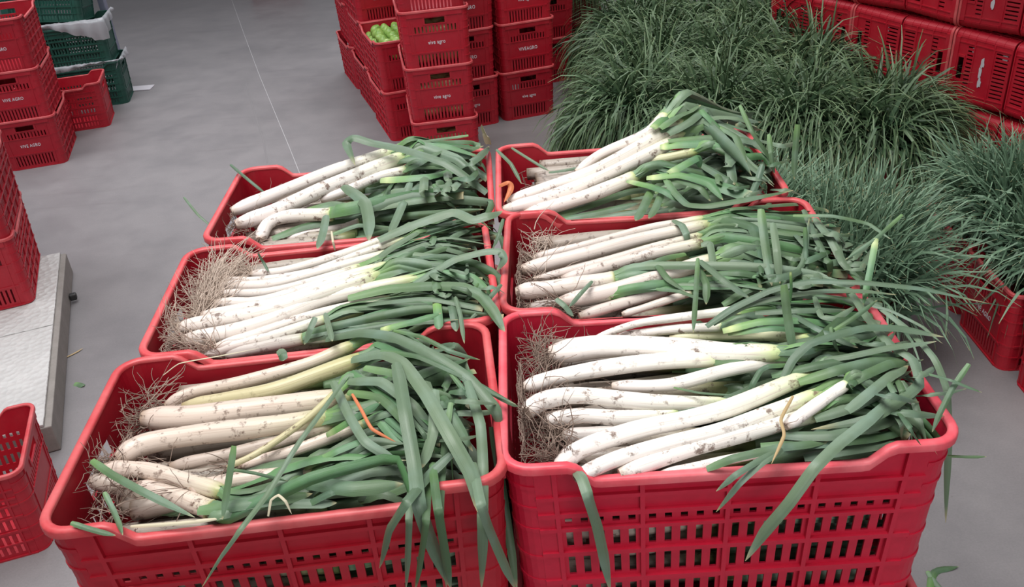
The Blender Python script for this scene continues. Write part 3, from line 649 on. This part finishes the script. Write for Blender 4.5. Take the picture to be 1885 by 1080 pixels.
 ([(1440, 825, .01), (1405, 842, .012), (1355, 873, ('y', .02)), (1318, 904, ('y', .02))], 11, 'b'), ([(1440, 828, .01), (1402, 852, .01), (1360, 890, ('y', .02)), (1318, 942, ('y', .02))], 11, 'b'),
 ([(1058, 862, -.01), (1070, 876, .0), (1083, 912, ('y', .012)), (1100, 965, ('y', .01)), (1112, 1020, ('y', .008)), (1124, 1088, ('y', .005))], 20, 'b'),
 ([(1444, 524, .10), (1450, 580, .06), (1460, 646, .02)], 15, 'a'), ([(1456, 500, .10), (1457, 525, .08), (1455, 560, .05)], 5, 'c'), ([(1613, 438, .09), (1602, 500, .06), (1589, 562, .03)], 11, 'c'),
 ([(1661, 394, .1), (1613, 438, .09), (1556, 478, .07)], 7, 'a'), ([(1531, 601, .06), (1536, 622, .05), (1545, 648, .03)], 9, 'a'), ([(1536, 606, .06), (1570, 585, .07), (1615, 552, .07)], 8, 'a'),
 ([(1450, 670, .03), (1415, 672, .035), (1400, 680, .03), (1385, 705, .02), (1376, 720, .01)], 10, 'a'), ([(1460, 728, .03), (1438, 770, .03), (1444, 800, .025), (1420, 854, .01)], 6, 'd'),
 ([(1240, 712, .01), (1290, 722, .015), (1360, 727, .01)], 5, 'a'), ([(898, 718, .02), (925, 734, .02), (960, 750, .0)], 8, 'b'),
 ([(1420, 690, .02), (1500, 672, .035), (1590, 656, .04), (1670, 650, .02)], 15, 'a'), ([(1470, 702, .025), (1540, 680, .04), (1610, 664, .04), (1668, 664, .03)], 18, 'a'),
 ([(1548, 714, .03), (1590, 690, .045), (1640, 668, .045), (1672, 666, .03)], 16, 'a'), ([(1560, 755, .03), (1600, 722, .04), (1640, 690, .04), (1672, 672, .03)], 17, 'b'), ([(1500, 770, .01), (1570, 748, .02), (1640, 712, .03), (1680, 705, .01)], 17, 'b'),
 ([(1440, 800, .0), (1530, 800, .01), (1620, 780, .01), (1690, 750, .0)], 18, 'b'), ([(1400, 820, -.01), (1500, 815, .0), (1600, 805, .0), (1680, 788, -.01)], 18, 'a'), ([(1480, 842, -.02), (1560, 828, -.01), (1660, 812, -.01)], 16, 'b'),
 ([(1300, 862, -.02), (1350, 842, .0), (1440, 822, .005), (1530, 812, .0)], 15, 'a'), ([(1660, 700, .03), (1685, 740, .02), (1700, 795, .0)], 13, 'b'), ([(1640, 740, .02), (1660, 770, .02), (1672, 790, .0)], 10, 'b'),
 ([(1330, 608, .02), (1400, 590, .035), (1480, 588, .035), (1560, 600, .02)], 15, 'c'), ([(1340, 612, .015), (1420, 602, .03), (1520, 608, .02)], 14, 'c'), ([(1390, 575, .03), (1470, 570, .04), (1560, 570, .03)], 12, 'b'),
 ([(1500, 545, .03), (1512, 580, .04), (1540, 585, .04), (1580, 560, .04)], 11, 'b'), ([(1600, 560, .05), (1640, 570, .05), (1700, 600, .045), (1735, 632, .04)], 7, 'b'), ([(1430, 560, .03), (1500, 600, .04), (1580, 640, .03)], 14, 'b')]}
rt = random.Random(11)                     # tangles of bent leaves over the right ends of the right-hand crates
for k, (x0, y0, x1, y1, dx), n in (('TR', (1300, 255, 1400, 365, 25), 22), ('MR', (1330, 420, 1540, 530, 60), 34), ('FR', (1560, 600, 1660, 760, 30), 12), ('ML', (780, 440, 880, 560, 0), 10), ('TL', (760, 300, 870, 370, 0), 10), ('FL', (700, 690, 850, 820, 0), 10)):
    for i in range(n):
        x = rt.uniform(x0, x1); y = rt.uniform(y0, y1); x += dx * (y - y0) / (y1 - y0)
        a = rt.choice((rt.gauss(0, .35), rt.gauss(0, .35), rt.gauss(1.5, .4), rt.gauss(-1.2, .4))); ln = rt.uniform(35, 85) * (1.25 if k in ('FR', 'FL') else 1) * (.75 if k[0] == 'T' else 1); b = a + rt.gauss(0, .7)
        h = rt.uniform(.015, .05)
        TR_[k].append(([(x, y, h - .03), (x + math.cos(a) * ln * .35, y + math.sin(a) * ln * .25, h), (x + math.cos(a) * ln * .7, y + math.sin(a) * ln * .5, h), (x + math.cos(a) * ln * .7 + math.cos(b) * ln * .5, y + math.sin(a) * ln * .5 + math.sin(b) * ln * .4, h - .03)], rt.uniform(8, 15), rt.choice('aabbb')))
MM = {'a': LEAF, 'b': LEAF2, 'c': LEAF3, 'p': PALE, 'o': ORG, 'd': DRY}
for k, lst in TR_.items():
    for (pts, wpx, mt) in lst:
        P = []
        for x, y, h in pts:
            P.append(aty(x, y, fy(k, h[1]) - .02) if isinstance(h, tuple) else at(x, y, RIM + h))
        s2 = Vector((pts[0][0], pts[0][1]))
        e, a, base = min(leeks[k], key=lambda q: min((q[1] - s2).length, (q[1] - Vector((pts[-1][0], pts[-1][1]))).length))
        wd = wpx * (P[len(P) // 2] - CAM).length / F * (1.2 if k in ('TR', 'TL') else 1.06)
        crease = mt in 'ab' and rng.random() < .8
        V, Fc, UV = ribbon([p - base for p in P], wd * .98, .30 if wpx > 10 else .5, crease, rng.uniform(-.3, .3), 28, kink=.6, tipf=.22 if wpx < 14 else .16, u0=.45 if mt == 'b' else (.28 if mt == 'a' else .03))
        o = obj('leaf', mesh('leek_leaf', V, Fc, MM[mt], True, UV), e)
        if mt in 'pod': o['label'] = {'p': 'pale dried leaf', 'o': 'orange withered leaf strip', 'd': 'brown withered leaf'}[mt]
# the orange dry skin caught between the two rear crates
P = [at(918, 340, RIM + .02), at(935, 334, RIM + .03), at(940, 345, RIM + .02), at(928, 372, RIM + .0)]
e = leeks['TR'][2]; V, Fc, UV = ribbon([p - e[2] for p in P], .012, .5); obj('dry_skin', mesh('dry_skin', V, Fc, ORG, True, UV), e[0], label='orange-brown dry skin')

# ---------------------------------------------------------------- stacks of red crates behind
UP4 = ['bottom', 'second from the floor', 'third from the floor', 'top']
def stack(cx, cy, rz, n, where, txt, ends=(-1,), z0=0.0, kind='r', j=.01):
    rn = random.Random(int(abs(cx * 1000)))
    for i in range(n):
        t = txt[i] if txt and i < len(txt) else None
        crate((cx + rn.uniform(-j, j), cy + rn.uniform(-j, j), z0 + PITCH * i), rz + R_(rn.uniform(-1, 1)), 'red crate, %s in the %s' % (UP4[i], where), kind, t if t != ' ' else None, ends)
A17 = R_(107)
stack(-.30, 4.14, R_(98), 4, 'nearest background stack, tan produce inside', 'lllU')
stack(-.554, 4.745, A17, 2, 'low stack left of centre topped with limes', None)
stack(-.204, 4.84, A17, 4, 'half-hidden middle background stack', 'lJJJ')
stack(.16, 4.945, A17, 4, 'rightmost front-facing background stack', 'lJlJ')
stack(-.72, 5.31, A17, 4, 'tall stack right behind the limes', '  U ')
stack(-.36, 5.42, A17, 4, 'hidden background stack, second in the rear row', None)
stack(.36, 5.63, A17, 3, 'background stack peeking out at the rear right', None)
stack(-.89, 5.88, A17, 4, 'leftmost rear background stack', None)
stack(-2.925, 4.75, R_(104), 3, 'far left stack with white lettering', 'UUU')
crate((-2.95, 5.30, 0), R_(14), 'single red crate on the floor behind the far left stack', 'r')
stack(-2.25, 2.715, R_(109.7), 4, 'stack on the white platform, left edge', None, z0=.122)
crate((-1.725, 1.262, 0), R_(17), 'empty dark red crate on the floor at the lower left corner', 'r')
p_ = at(520, -8, 0); crate((p_.x - .1, p_.y + .2, 0), R_(10), 'red crate alone on the far floor at the top edge', 'r')
# crates of the right
def clump_mesh(name, seed, n, sx, sy, z0, lean, gk, ln, m, upright=0, wk=1.0, sc=.30, bs=.42):
    rn = np.random.RandomState(seed); S = 6
    x = rn.uniform(-sx, sx, n); y = rn.uniform(-sy, sy, n); ox = x / sx; oy = y / sy
    ed = np.maximum(abs(ox), abs(oy)) ** 2
    d = np.stack([ox * lean * ed + rn.normal(0, sc, n), oy * lean * ed + rn.normal(0, sc, n), np.ones(n) * (1 + upright)], 1)
    # bunches tied together share a lean
    bx = np.floor((ox + 1) * 1.5).clip(0, 2).astype(int); by = np.floor((oy + 1) * 2.5).clip(0, 4).astype(int); bl = rn.normal(0, bs, (3, 5, 2)); d[:, 0] += bl[bx, by, 0]; d[:, 1] += bl[bx, by, 1]
    d /= np.linalg.norm(d, axis=1)[:, None]
    p = np.stack([x, y, np.full(n, z0)], 1); L_ = ln * rn.uniform(.7, 1.1, n); g = gk * rn.uniform(.4, 1.5, n) * (1 + ed)
    wd = rn.uniform(.0032, .0078, n) * wk * .8; ang = rn.uniform(0, math.pi, n); sd0 = np.stack([np.cos(ang), np.sin(ang), rn.normal(0, .3, n)], 1)
    rows = []; kink = rn.rand(n) < .25; kj = rn.randint(2, 5, n)
    for i in range(S + 1):
        sd = sd0 - d * (sd0 * d).sum(1)[:, None]; sd /= np.linalg.norm(sd, axis=1)[:, None]
        f = wd * (1 if i < 3 else (1 - (i - 2) / (S - 1.6))) ; f = np.maximum(f, .0004)
        rows.append((p - sd * f[:, None], p + sd * f[:, None]))
        d = d + np.stack([rn.normal(0, .05, n), rn.normal(0, .05, n), -g * (i + 1) / S], 1)
        kk = (kink & (kj == i)); d[kk, 2] -= .9; d[kk, :2] += rn.normal(0, .4, (kk.sum(), 2))
        d /= np.linalg.norm(d, axis=1)[:, None]; p = p + d * (L_ / S)[:, None]
        p[:, 2] = np.maximum(p[:, 2], .01)
    V = np.stack([q for r in rows for q in r], 1).reshape(-1, 3); K = 2 * (S + 1)
    b = (np.arange(n) * K)[:, None]; fs = []
    for i in range(S): fs.append(b + np.array([[2 * i, 2 * i + 1, 2 * i + 3, 2 * i + 2]]))
    Fc = np.stack(fs, 1).reshape(-1, 4)
    t = np.repeat(np.arange(S + 1) / S, 2); uv = np.stack([np.tile(np.array([0, 1] * (S + 1)), n), np.clip(np.tile(t, n) * 1.0 - np.repeat(rn.uniform(0, .35, n), K) * (np.tile(t, n) < 1), 0, 1)], 1)
    return mesh(name, V, [tuple(q) for q in Fc.tolist()], m, False, uv)
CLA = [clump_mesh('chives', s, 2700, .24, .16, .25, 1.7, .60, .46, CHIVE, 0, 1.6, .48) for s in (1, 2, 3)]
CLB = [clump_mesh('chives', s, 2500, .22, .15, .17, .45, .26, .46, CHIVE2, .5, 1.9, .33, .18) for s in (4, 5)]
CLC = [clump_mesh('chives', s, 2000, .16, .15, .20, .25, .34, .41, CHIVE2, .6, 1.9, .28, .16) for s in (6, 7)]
def chive_crate(cx, cy, rz, where, meshes, i, z=0, txt=None, s=1.0, lift=0):
    crate((cx, cy, z), rz, 'red crate under the chives, ' + where, 'r', txt)
    lift += .06 if meshes is CLA else 0
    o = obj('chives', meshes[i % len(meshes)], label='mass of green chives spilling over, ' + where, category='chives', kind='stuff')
    o.location = (cx, cy, z + lift); o.rotation_euler = (0, 0, rz); o.scale = (s, s, s)
R1 = R_(62)
for i, (x, y) in enumerate([(.79, 3.78), (1.16, 3.585), (1.52, 3.39), (1.84, 3.22)]):
    chive_crate(x, y, R1, 'front row of the chive block, %s from left' % ['first', 'second', 'third', 'fourth'][i], CLA, i)
for i, (x, y) in enumerate([(.98, 4.40), (1.35, 4.20), (1.72, 4.00)]):
    chive_crate(x, y, R1, 'second row of the chive block, %s from left' % ['first', 'second', 'third'][i], CLA, i + 1, s=1.05)
for i, (x, y) in enumerate([(1.02, 5.06), (1.39, 4.86), (1.72, 4.66)]):
    chive_crate(x, y, R1, 'third row of the chive block, %s' % ['left one', 'middle one', 'right one'][i], CLA, i + 2, s=1.1)
crate((.66, 6.05, 0), R_(80), 'lower red crate beneath the far dark chives', 'r')
chive_crate(.66, 6.05, R_(80), 'far behind the right background stack', CLA, 1, z=PITCH)
chive_crate(.87, 2.14, R_(65), 'just right of the rear leek crates', CLB, 0, lift=.04)
chive_crate(1.21, 1.95, R_(65), 'right of the middle leek crates, nearer one', CLB, 1, lift=.02)
chive_crate(1.98, 2.21, R_(0), 'on the right edge, rear of the row', CLC, 1, lift=.05)
chive_crate(1.965, 1.83, R_(-2), 'on the right edge with small white lettering', CLC, 0, txt='U', lift=.03)
crate((1.98, 1.445, 0), R_(-2), 'red crate on the floor cut by the right edge of the photo', 'r')

# wall of crates lying on their sides, right
PEEL = mat('torn_label', (.50, .47, .50), .7)[0]
def torn(seed):
    rn = random.Random(seed); V = []; Fc = []
    for part in range(3):
        c = (-.035 + .035 * part, rn.uniform(-.003, .003)); n = 14; b = len(V)
        for z in (0, .0006):
            for i in range(n):
                a = 2 * math.pi * i / n; r = rn.uniform(.7, 1.2) if z == 0 else None
                if z == 0: V.append((c[0] + math.cos(a) * .019 * r, c[1] + math.sin(a) * .0075 * r, 0))
                else: q = V[b + i]; V.append((q[0], q[1], z))
        Fc.append(tuple(b + n + i for i in range(n)))
        for i in range(n): Fc.append((b + i, b + (i + 1) % n, b + n + (i + 1) % n, b + n + i))
    return mesh('torn_label', V, Fc, PEEL)
wd_ = Vector((.41, -.91, 0)).normalized(); wn = Vector((.91, .41, 0)).normalized()
W0 = Vector((2.345, 3.085, 0)) ; COLN = ['rearmost', 'second', 'third', 'fourth', 'fifth', 'sixth', 'nearest']
torns = [torn(1), torn(2)]
for j in range(-5, 2):
    for r in range(4):
        fl_ = (j % 2 == 1)
        zax = -wd_ if fl_ else wd_
        base = W0 + wd_ * (.32 * j + (.31 if fl_ else 0)) + wn * (L / 2)
        yax = zax.cross(wn)
        M = Matrix((wn, yax, zax)).transposed()
        e = crate(base + Vector((0, 0, .185 + .362 * r)), 0, 'red crate on its side in the right-hand wall, %s column, %s row' % (COLN[j + 5], ['floor', 'second', 'third', 'top'][r]), 'r', None, rot=M.to_euler())
        if r in (1, 2) and j in (-1, 0, 1):
            t = obj('torn_label', torns[(j + r) % 2], e); t.scale = (1.35, 1.35, 1); t.location = (-.2705, 0, .143); t.rotation_euler = (R_(90), 0, R_(-90))

# ---------------------------------------------------------------- green crates with plastic liners
def film_mat():
    m, nt, b = mat('plastic_film', (.72, .74, .78), .25, .5)
    b.inputs['Alpha'].default_value = .62; b.inputs['Transmission Weight'].default_value = .15; return m
FILM = film_mat()
gx, gy, ga = -2.985, 5.82, R_(12)
crate((gx, gy, 0), ga, 'dark green crate at the bottom of the lined green stack', 'g')
crate((gx - .03, gy, PITCH), R_(10), 'dark green crate in the middle of the lined green stack', 'g')
e = crate((gx - .12, gy - .02, PITCH * 2 + .03), 0, 'dark green crate tilted on top of the green stack', 'g', rot=Euler((R_(-6), R_(5), R_(6))))
LB = mat('paper_label', (.60, .62, .66), .6)[0]
V, Fc = box(.10, .001, .022); o = obj('paper_label', mesh('paper_label', V, Fc, LB), e, label='small white paper label'); o.location = (-.02, -.1795, .272)
def liner(z, ang, cx, cy, drop, seed, lab):
    rn = random.Random(seed); V = []; Fc = []; nu, nv = 60, 7; c, s = math.cos(ang), math.sin(ang)
    per = []
    for i in range(nu + 1):
        u = i / nu                                             # along the front rim then round the right end
        if u < .65: x, y, nx, ny = -.278 + .556 * u / .65, -.18, 0, -1
        else: x, y, nx, ny = .278, -.18 + .36 * (u - .65) / .35, 1, 0
        per.append((x, y, nx, ny))
    for i, (x, y, nx, ny) in enumerate(per):
        dr = drop * (.55 + .45 * math.sin(i * .11 + seed)) * (1.25 if x > .2 else 1); wv = .012 * math.sin(i * .9 + seed) + rn.uniform(-.004, .004)
        for j in range(nv):
            f = j / (nv - 1)
            if f < .35: o_ = -.03 + .045 * f / .35; zz = -.05 + .07 * math.sin(f / .35 * math.pi / 2)
            else: g = (f - .35) / .65; o_ = .015 + .008 * math.sin(g * 3) + wv * g; zz = .02 - dr * g
            X, Y = x + nx * o_, y + ny * o_; V.append((cx + c * X - s * Y, cy + s * X + c * Y, z + zz + rn.uniform(-.003, .003)))
        if i:
            for j in range(nv - 1): a = (i - 1) * nv + j; Fc.append((a, a + 1, a + nv + 1, a + nv))
    obj('plastic_liner', mesh('plastic_liner', V, Fc, FILM, True), label=lab, category='plastic film')
liner(HC, ga, gx, gy, .05, 1, 'white plastic liner folded over the bottom green crate')
liner(HC + PITCH, R_(10), gx - .03, gy, .12, 4, 'wide milky plastic liner hanging from the middle green crate')
# steel post with foot plate
ST = mat('bluish_steel', (.30, .32, .42), .4)[0]; ST.node_tree.nodes['Principled BSDF'].inputs['Metallic'].default_value = .3
WP = mat('white_paint', (.62, .60, .64), .5)[0]
pb = at(238, 163, 0); e = empty('steel_post', (pb.x - .02, pb.y + .02, 0), label='blue-grey steel post with white foot beside the green crates', category='post')
V, Fc = box(.05, .05, 2.6, (0, 0, 1.3)); bevel(obj('upright', mesh('upright', V, Fc, ST), e), .006)
V, Fc = box(.24, .12, .008, (.09, -.05, .004)); bevel(obj('foot_plate', mesh('foot_plate', V, Fc, WP), e), .002)

# ---------------------------------------------------------------- white platform
def tread_mat():
    m, nt, b = mat('tread_top', (.45, .45, .44), .5, .4)
    v = mapped(nt, 'Object', (1, 1, 1)); n = noise(nt, 3, v, 5, .7)
    c = ramp(nt, [(.3, (.43, .425, .415)), (.7, (.60, .595, .58))], n.outputs[0]).outputs[0]; nt.links.new(c, b.inputs['Base Color'])
    w1 = N(nt, 'ShaderNodeTexVoronoi'); w1.inputs['Scale'].default_value = 38; nt.links.new(v, w1.inputs['Vector']); bump(nt, b, w1.outputs['Distance'], 1.0, .008)
    return m
TREAD = tread_mat(); SIDE = plastic('platform_side', (.24, .22, .20), (.33, .30, .28), .7, .8)
pa = Vector((-2.063, 3.011, 0)); pdir = Vector((.335, -.942, 0)); pl = Vector((-.942, -.335, 0)); ang = math.atan2(pdir.y, pdir.x)
e = empty('floor_platform', pa, (0, 0, ang), label='low white platform with embossed top and worn grey side, left edge', category='platform')
PL, PW = 1.44, 1.0
for i in range(2):                                            # two top panels with a seam
    V, Fc = box(PL / 2 - .006, PW - .03, .012, (PL / 4 + i * PL / 2, -PW / 2 - .008, .113))
    bevel(obj('top_panel', mesh('top_panel', V, Fc, TREAD), e), .003)
V, Fc = box(PL, PW, .105, (PL / 2, -PW / 2, .0545)); bevel(obj('frame', mesh('frame', V, Fc, SIDE), e), .004)
V, Fc = box(.03, .03, .03, (.32, .017, .03)); bevel(obj('foot', mesh('foot', V, Fc, mat('black_rubber', (.02, .02, .02), .5)[0]), e, label='black rubber foot'), .006)

# ---------------------------------------------------------------- limes and tan produce
def ball(name, r, sx, sz, m, tip=.0, seg=16):
    V = []; Fc = []; K = 10
    for i in range(K + 1):
        t = math.pi * i / K
        for j in range(seg):
            a = 2 * math.pi * j / seg; rr = r * math.sin(t) * (1 + .02 * math.sin(3 * a)); z = r * math.cos(t) * sz * (1 + tip * abs(math.cos(t)) ** 8)
            V.append((z * 1.0, rr * math.cos(a) * sx, rr * math.sin(a) * sx))
    for i in range(K):
        for j in range(seg): a = i * seg + j; b = i * seg + (j + 1) % seg; Fc.append((a, b, b + seg, a + seg))
    return mesh(name, V, Fc, m, True)
def peel_mat(name, a, b_):
    m, nt, b = mat(name, a, .35, .5); v = mapped(nt, 'Object', (1, 1, 1)); n = noise(nt, 22, v, 3)
    nt.links.new(ramp(nt, [(.35, a), (.7, b_)], n.outputs[0]).outputs[0], b.inputs['Base Color']); bump(nt, b, noise(nt, 260, v, 2).outputs[0], .15, .001); return m
LIME = ball('lime', .032, 1, 1.1, peel_mat('lime_peel', (.16, .33, .05), (.36, .55, .14)), .18)
TAN = ball('squash', .055, 1, 1.7, peel_mat('tan_peel', (.52, .34, .14), (.62, .46, .24)), .08)
c0 = Vector((-.554, 4.745, 0)); exx = Vector((math.cos(R_(17)), math.sin(R_(17)), 0)); eyy = Vector((-math.sin(R_(17)), math.cos(R_(17)), 0)); rn = random.Random(5)
for lay in range(2):
    for i in range(5 - lay):
        for j in range(7 - lay):
            p = c0 + exx * (-.135 + .066 * i + .03 * lay + rn.uniform(-.005, .005)) + eyy * (-.225 + .072 * j + .03 * lay + rn.uniform(-.005, .005))
            o = obj('lime', LIME, label='green lime heaped in the crate left of the nearest background stack', category='lime', group='limes heaped in the low crate')
            o.location = (p.x, p.y, PITCH + .225 + .05 * lay + rn.uniform(0, .01)); o.rotation_euler = (rn.uniform(0, 6), rn.uniform(0, 6), rn.uniform(0, 6))
e8x = Vector((math.cos(R_(8)), math.sin(R_(8)), 0)); e8y = Vector((-math.sin(R_(8)), math.cos(R_(8)), 0))
for lv in range(3):
    for i in range(2):
        for j in range(2):
            for q in range(2):
                p = Vector((-.30, 4.14, 0)) + e8x * (-.075 + .15 * i) + e8y * (-.195 + .12 * j)
                o = obj('squash', TAN, label='tan squash inside the %s crate of the nearest background stack' % ['bottom', 'second', 'third'][lv], category='squash', group='tan squashes in the %s crate of the nearest background stack' % ['bottom', 'second', 'third'][lv])
                o.location = (p.x, p.y, PITCH * lv + .075 + .105 * q); o.rotation_euler = (rn.uniform(0, 6), 0, R_(8) + rn.uniform(-.3, .3))

# ---------------------------------------------------------------- scraps on the floor
def scrap(pts, wd, m, lab, z=.006):
    P = [at(x, y, z) for x, y in pts]; b = P[0].copy()
    V, Fc, UV = ribbon([p - b for p in P], wd, .4, n=8, nrm=Vector((0, 0, 1))); o = obj('leaf_scrap', mesh('leaf_scrap', V, Fc, m, True, UV), label=lab, category='leaf scrap'); o.location = b
scrap([(118, 658), (135, 650), (153, 640)], .008, DRY, 'thin brown stem scrap on the floor right of the platform')
scrap([(138, 704), (146, 706), (154, 710)], .03, LEAF, 'small dark green leaf scrap on the floor left of the front crate')
scrap([(1712, 1085), (1722, 1050), (1765, 1042)], .02, LEAF, 'green leaf on the floor at the lower right edge')
scrap([(1708, 1050), (1722, 1070), (1735, 1085)], .016, LEAF2, 'grey-green leaf under another at the lower right edge')
